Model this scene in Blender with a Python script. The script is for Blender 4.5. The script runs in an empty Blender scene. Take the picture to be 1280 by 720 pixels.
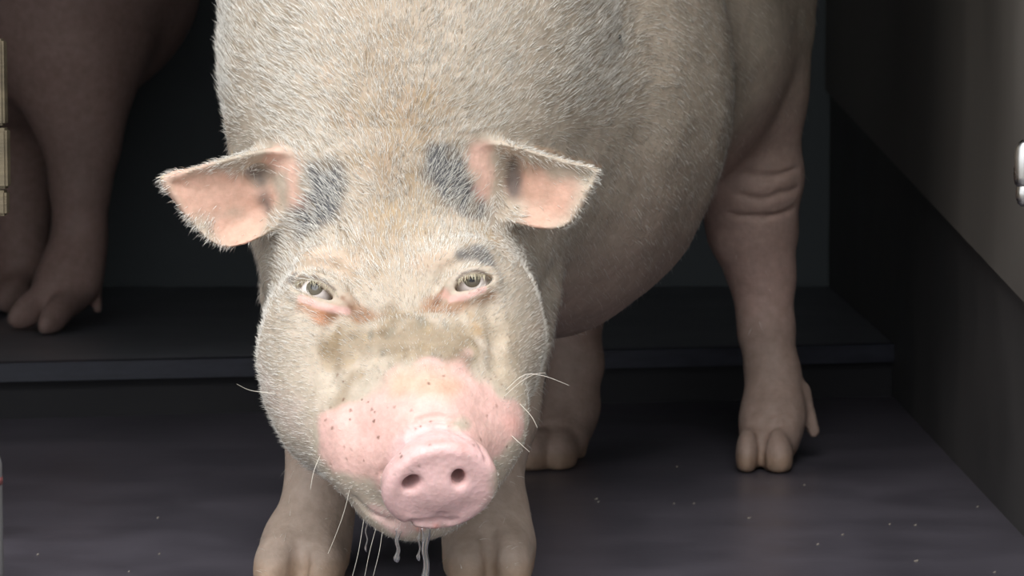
import bpy, math, random
import numpy as np
from mathutils import Vector, Matrix

rng = np.random.default_rng(7)
random.seed(7)
scene = bpy.context.scene
COL = scene.collection

# ------------------------------------------------------------------ camera
FPX = 3200.0
CAM_Z = 0.55
PITCH = math.atan(265.0 / FPX)
cd = bpy.data.cameras.new('camera')
cam = bpy.data.objects.new('camera', cd)
COL.objects.link(cam)
cd.sensor_width = 36.0
cd.lens = FPX / 1280.0 * 36.0
cam.location = (0, 0, CAM_Z)
cam.rotation_euler = (math.pi / 2 - PITCH, 0, 0)
cd.clip_start = 0.05
cd.dof.use_dof = True
cd.dof.focus_distance = 2.52
cd.dof.aperture_fstop = 13.0
scene.camera = cam

# ------------------------------------------------------------------ world: bright overcast sky
w = bpy.data.worlds.new('overcast_sky')
scene.world = w
w.use_nodes = True
nt = w.node_tree
nt.nodes.clear()
wo = nt.nodes.new('ShaderNodeOutputWorld')
bg = nt.nodes.new('ShaderNodeBackground')
bg.inputs['Color'].default_value = (0.93, 0.97, 1.0, 1)
bg.inputs['Strength'].default_value = 1.0
nt.links.new(bg.outputs[0], wo.inputs[0])

# veiled sun, high behind the camera
sd = bpy.data.lights.new('veiled_sun', 'SUN')
sd.energy = 1.5
sd.angle = math.radians(40)
sd.color = (1.0, 0.98, 0.96)
so = bpy.data.objects.new('veiled_sun', sd)
COL.objects.link(so)
so.rotation_euler = (math.radians(38), 0, math.radians(-12))

scene.view_settings.view_transform = 'Standard'
scene.view_settings.look = 'None'
scene.view_settings.gamma = 1.0
scene.view_settings.use_curve_mapping = False
scene.view_settings.exposure = 0.58

# ------------------------------------------------------------------ helpers
CF = np.array([0, math.cos(PITCH), -math.sin(PITCH)])
CU = np.array([0, math.sin(PITCH), math.cos(PITCH)])
CO = np.array([0, 0, CAM_Z])


def ray(px, py):
    d = np.array([1.0, 0, 0]) * (px - 640) / FPX + CU * (360 - py) / FPX + CF
    return d


def P(px, py, Y):
    d = ray(px, py)
    return CO + d * (Y / d[1])


def px_m(n, Y=2.55):
    return n * Y / FPX


def lin(r, g, b):
    c = np.array([r, g, b], float) / 255.0
    return np.where(c <= 0.04045, c / 12.92, ((c + 0.055) / 1.055) ** 2.4)


def unit(v):
    v = np.asarray(v, float)
    return v / np.linalg.norm(v)


def basis(fwd, upish):
    """columns: right, fwd, up"""
    f = unit(fwd)
    r = unit(np.cross(f, upish))
    u = np.cross(r, f)
    return np.stack([r, f, u], 1)


def rotz(a):
    c, s = math.cos(a), math.sin(a)
    return np.array([[c, -s, 0], [s, c, 0], [0, 0, 1]])


# ---- signed distance pieces
class Ell:
    def __init__(s, c, r, R=None, k=0.03):
        s.c = np.asarray(c, np.float32); s.r = np.asarray(r, np.float32); s.R = np.asarray(np.eye(3) if R is None else R, np.float32); s.k = np.float32(k)

    def d(s, p):
        q = (p - s.c) @ s.R
        a = q / s.r
        k0 = np.sqrt(np.einsum('...i,...i->...', a, a)) + np.float32(1e-9)
        a = a / s.r
        k1 = np.sqrt(np.einsum('...i,...i->...', a, a)) + np.float32(1e-9)
        return k0 * (k0 - np.float32(1)) / k1


class RC:
    def __init__(s, a, b, ra, rb, k=0.03):
        s.a = np.asarray(a, np.float32); s.b = np.asarray(b, np.float32); s.ra = np.float32(ra); s.rb = np.float32(rb); s.k = np.float32(k)
        s.ab = s.b - s.a; s.l2 = np.float32(s.ab @ s.ab + 1e-12)

    def d(s, p):
        q = p - s.a
        t = np.minimum(np.maximum((q @ s.ab) / s.l2, np.float32(0)), np.float32(1))
        e = q - t[..., None] * s.ab
        return np.sqrt(np.einsum('...i,...i->...', e, e)) - (s.ra + t * (s.rb - s.ra))


class Disc:
    """rounded elliptical disc: axis = column 1 of R"""
    def __init__(s, c, R, rx, rz, h, rnd, k=0.02):
        s.c = np.asarray(c, float); s.R = R; s.rx = rx; s.rz = rz; s.h = h; s.rnd = rnd; s.k = k

    def d(s, p):
        q = (p - s.c) @ s.R
        m = 0.5 * (s.rx + s.rz)
        rad = np.sqrt((q[..., 0] * m / s.rx) ** 2 + (q[..., 2] * m / s.rz) ** 2)
        dx = rad - (m - s.rnd)
        dy = np.abs(q[..., 1]) - (s.h - s.rnd)
        return np.minimum(np.maximum(dx, dy), 0) + np.sqrt(np.maximum(dx, 0) ** 2 + np.maximum(dy, 0) ** 2) - s.rnd


def poly_sd(p, poly):
    v = np.asarray(poly, float)
    n = len(v)
    d = np.full(p.shape[:-1], 1e9)
    sgn = np.ones(p.shape[:-1])
    for i in range(n):
        a = v[i]; b = v[i - 1]
        e = b - a
        q = p - a
        t = np.clip((q @ e) / (e @ e), 0, 1)
        bb = q - t[..., None] * e
        d = np.minimum(d, (bb * bb).sum(-1))
        c1 = p[..., 1] >= a[1]
        c2 = p[..., 1] < b[1]
        c3 = e[0] * q[..., 1] > e[1] * q[..., 0]
        flip = (c1 & c2 & c3) | (~c1 & ~c2 & ~c3)
        sgn = np.where(flip, -sgn, sgn)
    return sgn * np.sqrt(d)


class Ear:
    """cupped sheet: outline polygon in (s,t) metres, sheet height n = f(s,t)"""
    def __init__(s, c, R, poly, f, th, k=0.012):
        s.c = np.asarray(c, float); s.R = R; s.poly = poly; s.f = f; s.th = th; s.k = k
        s.bc = s.c + s.R @ np.array([np.mean([q[0] for q in poly]), 0, np.mean([q[1] for q in poly])])
        s.br = max(math.hypot(q[0], q[1]) for q in poly) + 0.05

    def d(s, p):
        e = p - s.bc.astype(np.float32)
        far = np.sqrt(np.einsum('...i,...i->...', e, e)) - s.br
        if far.min() > 0.05:
            return far
        q = (p - s.c) @ s.R
        pl = poly_sd(q[..., [0, 2]], s.poly)
        hgt, th = s.f(q[..., 0], q[..., 2], pl)
        dn = np.abs(q[..., 1] - hgt) * 0.8 - th
        a = pl + 0.004
        k = 0.008
        h = np.clip(0.5 + 0.5 * (a - dn) / k, 0, 1)
        return dn + (a - dn) * h + k * h * (1 - h)


def smin(a, b, k):
    h = np.maximum(np.float32(k) - np.abs(a - b), np.float32(0))
    return np.minimum(a, b) - h * h * np.float32(0.25 / k)


class Shape:
    def __init__(s):
        s.add = []; s.sub = []; s.floor = None

    def eval(s, p, add=None, sub=None):
        add = s.add if add is None else add
        sub = s.sub if sub is None else sub
        p = np.asarray(p, np.float32)
        d = np.full(p.shape[:-1], 1.0, np.float32)
        for q in add:
            d = smin(d, q.d(p), q.k)
        for q in sub:
            d = -smin(-d, q.d(p), q.k)
        if s.floor is not None:
            d = -smin(-d, p[..., 2] - s.floor, 0.006)
        return d

    def trace_many(s, pts, y0=2.25, steps=60):
        o = np.array([P(x, y, y0) for x, y in pts])
        dr = np.array([unit(ray(x, y)) for x, y in pts])
        t = np.zeros(len(pts))
        for _ in range(steps):
            dd = s.eval(o + dr * t[:, None])
            if dd.max() < 0.0007:
                break
            t += np.maximum(dd, 0) * 0.85
        return o + dr * t[:, None]

    def normal(s, p, e=0.004):
        n = np.zeros(3)
        for i in range(3):
            o = np.zeros(3); o[i] = e
            n[i] = s.eval((p + o)[None])[0] - s.eval((p - o)[None])[0]
        return unit(n)

    def mesh(s, xs, ys, zs, B=13):
        nx, ny, nz = len(xs), len(ys), len(zs)
        F = np.ones((nx, ny, nz), np.float32)
        for i0 in range(0, nx, B):
            X = xs[i0:i0 + B]
            for j0 in range(0, ny, B):
                Y = ys[j0:j0 + B]
                cz = [(k0, zs[k0:k0 + B]) for k0 in range(0, nz, B)]
                cs = np.array([[0.5 * (X[0] + X[-1]), 0.5 * (Y[0] + Y[-1]), 0.5 * (Z[0] + Z[-1])] for _, Z in cz], np.float32)
                rd = np.array([0.5 * math.sqrt((X[-1] - X[0]) ** 2 + (Y[-1] - Y[0]) ** 2 + (Z[-1] - Z[0]) ** 2) for _, Z in cz])
                da = np.array([q.d(cs) for q in s.add])
                dsb = np.array([q.d(cs) for q in s.sub]) if s.sub else np.zeros((0, len(cz)))
                tot = s.eval(cs)
                mn = da.min(0)
                for m, (k0, Z) in enumerate(cz):
                    R = rd[m] * 1.25 + 0.004
                    if tot[m] > R + 0.02:
                        continue
                    if tot[m] < -(R + 0.02):
                        F[i0:i0 + len(X), j0:j0 + len(Y), k0:k0 + len(Z)] = -1
                        continue
                    ac = [q for q, dd in zip(s.add, da[:, m]) if dd - R < mn[m] + R + q.k + 0.02]
                    sb = [q for q, dd in zip(s.sub, dsb[:, m]) if dd < R + q.k + 0.01]
                    g = np.stack(np.meshgrid(X, Y, Z, indexing='ij'), -1).astype(np.float32)
                    F[i0:i0 + len(X), j0:j0 + len(Y), k0:k0 + len(Z)] = s.eval(g, ac, sb)
        return surface_nets(F, xs, ys, zs)


def surface_nets(F, xs, ys, zs):
    S = (F < 0)
    c = np.zeros(tuple(n - 1 for n in F.shape), np.uint8)
    for a in (0, 1):
        for b in (0, 1):
            for e in (0, 1):
                c += S[a:F.shape[0] - 1 + a, b:F.shape[1] - 1 + b, e:F.shape[2] - 1 + e]
    act = (c > 0) & (c < 8)
    idx = np.argwhere(act)
    ids = np.full(c.shape, -1, np.int32)
    ids[act] = np.arange(len(idx))
    corners = [(a, b, e) for a in (0, 1) for b in (0, 1) for e in (0, 1)]
    val = np.stack([F[idx[:, 0] + a, idx[:, 1] + b, idx[:, 2] + e] for a, b, e in corners], 1)
    pos = np.zeros((len(idx), 3)); cnt = np.zeros(len(idx))
    for m in range(8):
        for n in range(m + 1, 8):
            A = np.array(corners[m]); Bc = np.array(corners[n])
            if np.abs(A - Bc).sum() != 1:
                continue
            va, vb = val[:, m], val[:, n]
            x = (va < 0) != (vb < 0)
            t = np.where(x, va / np.where(x, va - vb, 1), 0)
            pt = A + t[:, None] * (Bc - A)
            pos += np.where(x[:, None], pt, 0); cnt += x
    pos = pos / cnt[:, None]
    out = np.zeros_like(pos)
    for ax, cc in enumerate((xs, ys, zs)):
        i = idx[:, ax]
        out[:, ax] = cc[i] + pos[:, ax] * (cc[i + 1] - cc[i])
    faces = []
    n = F.shape
    for ax in range(3):
        o1, o2 = [(1, 2), (2, 0), (0, 1)][ax]
        sl0 = [slice(1, n[q] - 1) for q in range(3)]
        sl1 = list(sl0)
        sl0[ax] = slice(0, n[ax] - 1); sl1[ax] = slice(1, n[ax])
        a = S[tuple(sl0)]; b = S[tuple(sl1)]
        e = np.argwhere(a != b)
        ins = a[tuple(e.T)]
        g = e.copy()
        for q in range(3):
            if q != ax:
                g[:, q] += 1
        def cell(d1, d2):
            h = g.copy(); h[:, o1] += d1; h[:, o2] += d2
            return ids[tuple(h.T)]
        q = np.stack([cell(-1, -1), cell(0, -1), cell(0, 0), cell(-1, 0)], 1)
        q[~ins] = q[~ins][:, ::-1]
        faces.append(q)
    return out, np.concatenate(faces)


def make_mesh(name, V, Fq, mat=None, smooth=True):
    me = bpy.data.meshes.new(name)
    V = np.asarray(V, np.float32); Fq = np.asarray(Fq, np.int32)
    k = Fq.shape[1]
    me.vertices.add(len(V)); me.vertices.foreach_set('co', V.ravel())
    me.loops.add(Fq.size); me.loops.foreach_set('vertex_index', Fq.ravel())
    me.polygons.add(len(Fq))
    me.polygons.foreach_set('loop_start', np.arange(0, Fq.size, k, dtype=np.int32))
    me.polygons.foreach_set('loop_total', np.full(len(Fq), k, np.int32))
    me.update(calc_edges=True)
    me.validate()
    me.polygons.foreach_set('use_smooth', np.full(len(me.polygons), smooth))
    if mat:
        me.materials.append(mat)
    return me


def link(name, me, parent=None, **props):
    o = bpy.data.objects.new(name, me)
    COL.objects.link(o)
    if parent:
        o.parent = parent
        o.matrix_parent_inverse = parent.matrix_world.inverted()
    for k, v in props.items():
        o[k] = v
    return o


def set_color(me, name, arr):
    at = me.color_attributes.new(name, 'FLOAT_COLOR', 'POINT')
    a = np.ones((len(me.vertices), 4), np.float32)
    a[:, :arr.shape[1]] = arr
    at.data.foreach_set('color', a.ravel())


def vnormals(V, Fq):
    a = V[Fq[:, 2]] - V[Fq[:, 0]]; b = V[Fq[:, 3]] - V[Fq[:, 1]]
    fn = np.cross(a, b)
    N = np.zeros_like(V)
    for i in range(4):
        for ax in range(3):
            N[:, ax] += np.bincount(Fq[:, i], fn[:, ax], len(V))
    return N / (np.linalg.norm(N, axis=1, keepdims=True) + 1e-12), 0.5 * np.linalg.norm(fn, axis=1)


class Noise:
    def __init__(s, freq, n=14, seed=0):
        r = np.random.default_rng(seed)
        d = r.normal(size=(n, 3)); d /= np.linalg.norm(d, axis=1, keepdims=True)
        s.w = d * freq * r.uniform(0.6, 1.5, (n, 1)); s.ph = r.uniform(0, 6.28, n)

    def __call__(s, p):
        return np.sin(p @ s.w.T + s.ph).sum(-1) / math.sqrt(len(s.ph)) * 1.1


def smooth01(x):
    x = np.clip(x, 0, 1)
    return x * x * (3 - 2 * x)


# ---- node materials
def new_mat(name):
    m = bpy.data.materials.new(name)
    m.use_nodes = True
    n = m.node_tree.nodes
    return m, n, m.node_tree.links, n['Principled BSDF']


def noise_node(n, l, scale, detail=4, rough=0.55, coord='Object', stretch=None):
    tc = n.new('ShaderNodeTexCoord')
    mp = n.new('ShaderNodeMapping')
    if stretch:
        mp.inputs['Scale'].default_value = stretch
    l.new(tc.outputs[coord], mp.inputs[0])
    t = n.new('ShaderNodeTexNoise')
    t.inputs['Scale'].default_value = scale
    t.inputs['Detail'].default_value = detail
    t.inputs['Roughness'].default_value = rough
    l.new(mp.outputs[0], t.inputs[0])
    return t


def ramp(n, l, src, stops):
    r = n.new('ShaderNodeValToRGB')
    e = r.color_ramp.elements
    while len(e) < len(stops):
        e.new(0.5)
    for q, (p, c) in zip(e, stops):
        q.position = p; q.color = (*c, 1)
    l.new(src, r.inputs[0])
    return r


def plain_mat(name, c1, c2, scale, rough=(0.4, 0.6), bump=0.1, bscale=None, metal=0.0, stretch=None, bdist=0.002):
    m, n, l, b = new_mat(name)
    t = noise_node(n, l, scale, stretch=stretch)
    r = ramp(n, l, t.outputs['Fac'], [(0.3, c1), (0.7, c2)])
    l.new(r.outputs[0], b.inputs['Base Color'])
    rr = ramp(n, l, t.outputs['Fac'], [(0.3, (rough[0],) * 3), (0.7, (rough[1],) * 3)])
    l.new(rr.outputs[0], b.inputs['Roughness'])
    b.inputs['Metallic'].default_value = metal
    t2 = noise_node(n, l, bscale or scale * 6, 3, stretch=stretch)
    bp = n.new('ShaderNodeBump')
    bp.inputs['Strength'].default_value = bump; bp.inputs['Distance'].default_value = bdist
    l.new(t2.outputs['Fac'], bp.inputs['Height'])
    l.new(bp.outputs[0], b.inputs['Normal'])
    return m


def skin_mat(name, sss=0.12):
    m, n, l, b = new_mat(name)
    at = n.new('ShaderNodeAttribute'); at.attribute_name = 'skin'
    wt = n.new('ShaderNodeAttribute'); wt.attribute_name = 'wet'
    t = noise_node(n, l, 70, 5, 0.6)
    r = ramp(n, l, t.outputs['Fac'], [(0.3, (0.84, 0.82, 0.79)), (0.68, (1.08, 1.06, 1.05))])
    mx = n.new('ShaderNodeMix'); mx.data_type = 'RGBA'; mx.blend_type = 'MULTIPLY'; mx.inputs[0].default_value = 1
    l.new(at.outputs['Color'], mx.inputs[6]); l.new(r.outputs[0], mx.inputs[7])
    l.new(mx.outputs[2], b.inputs['Base Color'])
    rr = ramp(n, l, wt.outputs['Fac'], [(0.0, (0.64,) * 3), (1.0, (0.4,) * 3)])
    l.new(rr.outputs[0], b.inputs['Roughness'])
    b.inputs['Subsurface Weight'].default_value = sss
    b.inputs['Subsurface Radius'].default_value = (1.0, 0.4, 0.25)
    b.inputs['Subsurface Scale'].default_value = 0.006
    t2 = noise_node(n, l, 330, 4, 0.6)
    t3 = n.new('ShaderNodeTexVoronoi'); t3.inputs['Scale'].default_value = 160
    tc = n.new('ShaderNodeTexCoord'); l.new(tc.outputs['Object'], t3.inputs[0])
    ad = n.new('ShaderNodeMath'); ad.operation = 'ADD'
    l.new(t2.outputs['Fac'], ad.inputs[0]); l.new(t3.outputs['Distance'], ad.inputs[1])
    bp = n.new('ShaderNodeBump'); bp.inputs['Strength'].default_value = 0.35; bp.inputs['Distance'].default_value = 0.0012
    l.new(ad.outputs[0], bp.inputs['Height']); l.new(bp.outputs[0], b.inputs['Normal'])
    return m


def hair_mat():
    m, n, l, b = new_mat('bristle')
    at = n.new('ShaderNodeAttribute'); at.attribute_name = 'tint'
    l.new(at.outputs['Color'], b.inputs['Base Color'])
    b.inputs['Roughness'].default_value = 0.45
    b.inputs['Transmission Weight'].default_value = 0.0
    return m


M_skin = skin_mat('pig_skin')
M_hair = hair_mat()
M_floor = plain_mat('dark_rubber_floor', lin(68, 65, 72), lin(84, 80, 88), 6, (0.3, 0.42), 0.25, 90, bdist=0.001)
M_deck = plain_mat('dark_deck', lin(112, 114, 120), lin(128, 129, 134), 5, (0.32, 0.5), 0.2, 80, bdist=0.001)
M_lip = plain_mat('blued_steel_lip', lin(40, 41, 50), lin(54, 55, 66), 14, (0.4, 0.55), 0.15, 90, stretch=(1, 6, 6))
M_back = plain_mat('black_wall', lin(90, 96, 99), lin(102, 107, 110), 3, (0.6, 0.8), 0.15, 40)
M_right = plain_mat('grey_sheet_metal', lin(92, 87, 82), lin(122, 116, 110), 3.5, (0.5, 0.7), 0.15, 40, stretch=(1, 1, 0.35))
M_rlow = plain_mat('dark_kick_board', lin(58, 57, 57), lin(74, 71, 70), 4, (0.55, 0.7), 0.15, 40)
M_ground = plain_mat('yard_concrete', lin(120, 117, 110), lin(150, 146, 138), 4, (0.8, 0.9), 0.3, 40)
M_ceil = plain_mat('ceiling_sheet', lin(40, 40, 40), lin(55, 54, 52), 3, (0.6, 0.8), 0.1)


# ------------------------------------------------------------------ structure
def box_verts(lo, hi):
    x0, y0, z0 = lo; x1, y1, z1 = hi
    v = [(x0, y0, z0), (x1, y0, z0), (x1, y1, z0), (x0, y1, z0), (x0, y0, z1), (x1, y0, z1), (x1, y1, z1), (x0, y1, z1)]
    f = [(0, 3, 2, 1), (4, 5, 6, 7), (0, 1, 5, 4), (1, 2, 6, 5), (2, 3, 7, 6), (3, 0, 4, 7)]
    return v, f


def prism(name, quad, z0, z1, mat, parent=None, **props):
    """vertical prism over a floor quad (counter-clockwise); z may be a per-corner list"""
    z0 = [z0] * 4 if np.isscalar(z0) else z0
    z1 = [z1] * 4 if np.isscalar(z1) else z1
    v = [(q[0], q[1], z) for q, z in zip(quad, z0)] + [(q[0], q[1], z) for q, z in zip(quad, z1)]
    f = [(0, 3, 2, 1), (4, 5, 6, 7), (0, 1, 5, 4), (1, 2, 6, 5), (2, 3, 7, 6), (3, 0, 4, 7)]
    me = make_mesh(name, v, f, mat, smooth=False)
    return link(name, me, parent, **props)


DECK = 0.09
LY0, LY1 = 4.07, 4.36          # lip depth at left / right ends
LX0, LX1 = -1.3, 0.70


def lip_y(x, off=0.0):
    t = (x + 0.81) / (0.66 + 0.81)
    return LY0 + t * (LY1 - LY0) + off


LEFT = -1.75
RW = [(0.575, 2.2), (0.60, 3.0), (0.72, 6.8)]      # right wall trace
def rw_x(y):
    return float(np.interp(y, [q[1] for q in RW], [q[0] for q in RW]))

prism('floor', [(LEFT, 1.75), (rw_x(2.2) + 0.02, 1.75), (rw_x(4.4) + 0.02, lip_y(0.7, 0.05)), (LEFT, lip_y(LEFT, 0.05))], -0.06, 0.0, M_floor, kind='structure')
prism('floor_deck', [(LEFT, lip_y(LEFT, 0.03)), (0.75, lip_y(0.75, 0.03)), (0.75, 5.7), (LEFT, 5.7)], -0.05, DECK, M_deck, kind='structure')
prism('trim_1', [(LEFT, lip_y(LEFT)), (0.655, lip_y(0.655)), (0.655, lip_y(0.655, 0.03)), (LEFT, lip_y(LEFT, 0.03))], DECK - 0.028, DECK + 0.002, M_lip, kind='structure')
M_riser = plain_mat('black_riser', lin(32, 31, 34), lin(40, 39, 42), 6, (0.7, 0.9), 0.1)
prism('trim_2', [(LEFT, lip_y(LEFT, 0.02)), (0.655, lip_y(0.655, 0.02)), (0.655, lip_y(0.655, 0.03)), (LEFT, lip_y(LEFT, 0.03))], 0.0, DECK - 0.028, M_riser, kind='structure')
prism('wall_back', [(LEFT, 5.6), (0.8, 5.6), (0.8, 5.7), (LEFT, 5.7)], 0.0, 1.24, M_back, kind='structure')
prism('wall_left', [(LEFT - 0.05, 2.4), (LEFT, 2.4), (LEFT, 5.7), (LEFT - 0.05, 5.7)], 0.0, 1.24, M_back, kind='structure')
prism('ceiling', [(LEFT, 2.80), (0.85, 2.80), (0.85, 5.7), (LEFT, 5.7)], 1.16, 1.24, M_ceil, kind='structure')
wr = prism('wall_right', [(rw_x(2.2) + 0.012, 2.2), (rw_x(2.2) + 0.05, 2.2), (rw_x(5.6) + 0.05, 5.6), (rw_x(5.6) + 0.012, 5.6)], 0.0, 1.24, M_rlow, kind='structure')
# lighter upper sheet lapped over the dark kick board; its lower edge climbs towards the back
za, zb = 0.215, 0.215 + 0.395 * 3.4 / 4.4
pnl = prism('upper_panel', [(rw_x(2.2), 2.2), (rw_x(2.2) + 0.02, 2.2), (rw_x(5.6) + 0.02, 5.6), (rw_x(5.6), 5.6)], [za, za, zb, zb], 1.24, M_right, wr)
prism('ground', [(-30, -30), (30, -30), (30, 30), (-30, 30)], -0.5, -0.4, M_ground, kind='structure')

# ------------------------------------------------------------------ the pale pig
F_AX = unit([0.31, 0.72, 0])
RB = basis(F_AX, [0, 0, 1])              # body frame: right, along, up
S = Shape()
A = S.add


def ell(px, py, Y, r, R=None, k=0.03):
    A.append(Ell(P(px, py, Y), r, R, k))


# trunk
A.append(Ell((0.205, 3.62, 0.63), (0.20, 0.30, 0.25), RB, 0.05))
A.append(Ell((0.03, 3.22, 0.535), (0.225, 0.40, 0.315), RB, 0.05))
A.append(Ell((-0.105, 2.94, 0.56), (0.213, 0.25, 0.31), RB, 0.06))
A.append(RC((-0.11, 2.90, 0.64), P(480, 230, 2.79), 0.20, 0.135, 0.06))

# head frame: r lateral (image right), a along the nose, u dorsal
E0 = P(492, 352, 2.60)
N0 = P(540, 545, 2.43)
ROLL = math.radians(6)
HR = basis(N0 - E0, [-math.sin(ROLL) * 1.0, -0.6, 0.8])
# make lateral axis point to image right
if HR[0, 0] < 0:
    HR[:, 0] *= -1
HL, HA, HU = HR[:, 0], HR[:, 1], HR[:, 2]


def h(r, a, u):
    return E0 + HL * r + HA * a + HU * u


def hell(r, a, u, rad, k=0.03):
    A.append(Ell(h(r, a, u), rad, HR, k))



hell(0.0, -0.07, -0.105, (0.118, 0.14, 0.108), 0.04)           # cranium
hell(0.0, -0.155, -0.12, (0.105, 0.10, 0.115), 0.05)           # poll
for sg in (-1, 1):
    hell(0.074 * sg, -0.008, -0.046, (0.045, 0.05, 0.044), 0.03)       # orbit
    hell((0.082 if sg < 0 else 0.076) * sg, 0.005 if sg < 0 else -0.012, -0.105 if sg < 0 else -0.098, (0.073, 0.115, 0.095) if sg < 0 else (0.071, 0.095, 0.09), 0.04)       # jowl
    hell(0.045 * sg if sg < 0 else 0.038, 0.075, -0.085, (0.062, 0.10, 0.062), 0.05)           # cheek
    hell(0.078 * sg if sg < 0 else 0.067, 0.135, -0.085, (0.026, 0.045, 0.034), 0.025)      # upper lip bulge
    hell(0.05 * sg if sg < 0 else 0.038, 0.15, -0.115, (0.035, 0.05, 0.03), 0.025)          # lip
A.append(RC(h(0, -0.01, -0.07), h(0, 0.17, -0.062), 0.066, 0.042, 0.03))  # nose bridge
hell(0.0, 0.12, -0.085, (0.090, 0.095, 0.056), 0.045)           # muzzle
A.append(RC(h(0, 0.13, -0.07), h(0, 0.215, -0.055), 0.055, 0.043, 0.03))
hell(-0.018, 0.176, -0.1265, (0.062, 0.052, 0.039), 0.016)        # chin
A.append(RC(h(0, 0.0, -0.16), (-0.12, 2.88, 0.40), 0.10, 0.17, 0.06))  # throat
# snout disc
ND = unit(HA * math.cos(math.radians(14)) + HU * math.sin(math.radians(14)) + HL * 0.02)
DR = basis(ND, HU)
if DR[0, 0] < 0:
    DR[:, 0] *= -1
DC = h(-0.002, 0.234, -0.053)
A.append(Disc(DC, DR, 0.0565, 0.0500, 0.016, 0.012, 0.012))

# legs: chains of (px, py, depth, radius)
def chain(pts, k=0.03):
    for a, b in zip(pts[:-1], pts[1:]):
        A.append(RC(P(*a[:3]), P(*b[:3]), a[3], b[3], k))


FL = 0.0
def claw(px, py, Y, r, R, k=0.008):
    p = P(px, py, Y); p[2] = max(p[2], r[2] * 0.62)
    A.append(Ell(p, r, R, k))


RF = basis([-0.05, -1, -0.38], [0, 0, 1])
# front, image left
chain([(415, 380, 2.90, 0.085), (410, 520, 2.89, 0.046), (403, 590, 2.86, 0.034), (395, 650, 2.84, 0.036), (381, 692, 2.81, 0.042), (376, 715, 2.79, 0.044)])
claw(350, 738, 2.765, (0.026, 0.05, 0.030), basis([-0.25, -1, -0.5], [0, 0, 1]), 0.014)
claw(402, 738, 2.765, (0.027, 0.05, 0.030), basis([0.05, -1, -0.5], [0, 0, 1]), 0.014)
A.append(RC(P(420, 675, 2.84), P(424, 712, 2.83), 0.014, 0.009, 0.012))
A.append(RC(P(345, 690, 2.86), P(336, 715, 2.86), 0.014, 0.010, 0.012))
# front, image right
chain([(610, 380, 2.92, 0.085), (615, 520, 2.90, 0.050), (605, 590, 2.87, 0.039), (607, 645, 2.84, 0.041), (610, 690, 2.81, 0.044), (611, 715, 2.79, 0.045)])
claw(588, 736, 2.765, (0.026, 0.05, 0.032), basis([-0.05, -1, -0.5], [0, 0, 1]), 0.014)
claw(634, 736, 2.765, (0.026, 0.05, 0.032), basis([0.2, -1, -0.5], [0, 0, 1]), 0.014)
A.append(RC(P(650, 685, 2.86), P(660, 715, 2.86), 0.014, 0.010, 0.012))
# hind, image right
chain([(905, -20, 3.68, 0.135), (925, 120, 3.68, 0.090), (935, 220, 3.69, 0.071), (940, 290, 3.70, 0.058), (953, 350, 3.70, 0.043),
       (957, 410, 3.68, 0.035), (966, 470, 3.66, 0.035), (966, 520, 3.63, 0.041), (962, 548, 3.60, 0.042)])
claw(935, 566, 3.555, (0.0175, 0.044, 0.032), basis([-0.15, -1, -0.5], [0, 0, 1]))
claw(970, 568, 3.555, (0.023, 0.046, 0.033), basis([0.05, -1, -0.5], [0, 0, 1]))
A.append(RC(P(1001, 490, 3.66), P(1017, 540, 3.65), 0.014, 0.008, 0.014))
# hind, image left
chain([(700, 60, 3.55, 0.12), (705, 250, 3.62, 0.09), (715, 380, 3.70, 0.045), (718, 450, 3.68, 0.037), (712, 510, 3.66, 0.037), (700, 545, 3.62, 0.041)])
claw(672, 572, 3.57, (0.026, 0.045, 0.034), basis([-0.45, -1, -0.4], [0, 0, 1]))
claw(700, 566, 3.58, (0.026, 0.045, 0.034), basis([-0.15, -1, -0.5], [0, 0, 1]))
A.append(RC(P(728, 530, 3.66), P(724, 570, 3.66), 0.016, 0.009, 0.014))
S.floor = 0.0005

# belly-to-shoulder and flank folds come from the blends above; ears next
def ear_poly(pts, cx, cy, Y, yaw):
    m = Y / FPX
    c = math.cos(yaw)
    return [((x - cx) * m / c, (cy - y) * m) for x, y in pts]


def make_ear(pts, cx, cy, Y, yaw, side):
    R = rotz(yaw) @ np.array([[1, 0, 0], [0, 1, 0], [0, 0, 1.0]])
    cl = list(pts); ring = []
    for i in range(len(cl)):
        p0, p1, p2, p3 = [np.array(cl[(i + j) % len(cl)], float) for j in (-1, 0, 1, 2)]
        for t in (0.0, 0.5):
            ring.append(0.5 * (2 * p1 + (p2 - p0) * t + (2 * p0 - 5 * p1 + 4 * p2 - p3) * t * t + (3 * p1 - p0 - 3 * p2 + p3) * t ** 3))
    poly = ear_poly(ring, cx, cy, Y, yaw)
    smax = max(abs(q[0]) for q in poly)

    def f(s_, t_, pl):
        out = np.clip(-side * s_ / smax, -1, 1)           # -1 base .. 1 tip  (side=+1: tip on image left)
        cup = 0.006 + 0.022 * smooth01((0.55 - out) / 1.3)
        hgt = cup * smooth01(-pl / 0.034) - 0.35 * cup
        hgt = hgt + 0.012 * out * out - 0.10 * t_
        th = 0.0026 + 0.0016 * smooth01((0.4 - out) / 1.2) + 0.0042 * np.exp(-((pl + 0.007) / 0.006) ** 2)
        return hgt, th
    e = Ear(P(cx, cy, Y), R, poly, f, None, 0.014)
    A.append(e)
    return e


EAR_L = make_ear([(200, 221), (240, 203), (285, 190), (330, 181), (368, 188), (380, 225), (360, 275), (330, 302), (285, 318), (255, 306), (232, 280), (215, 252)], 290, 250, 2.70, math.radians(12), 1)
EAR_R = make_ear([(756, 209), (715, 195), (672, 182), (632, 172), (596, 178), (582, 215), (602, 262), (640, 284), (690, 294), (718, 284), (738, 250)], 670, 235, 2.71, math.radians(-14), -1)

# ---- carve on the traced surface
SB = S.sub


def on(px, py):
    return S.trace_many([(px, py)])[0]


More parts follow.
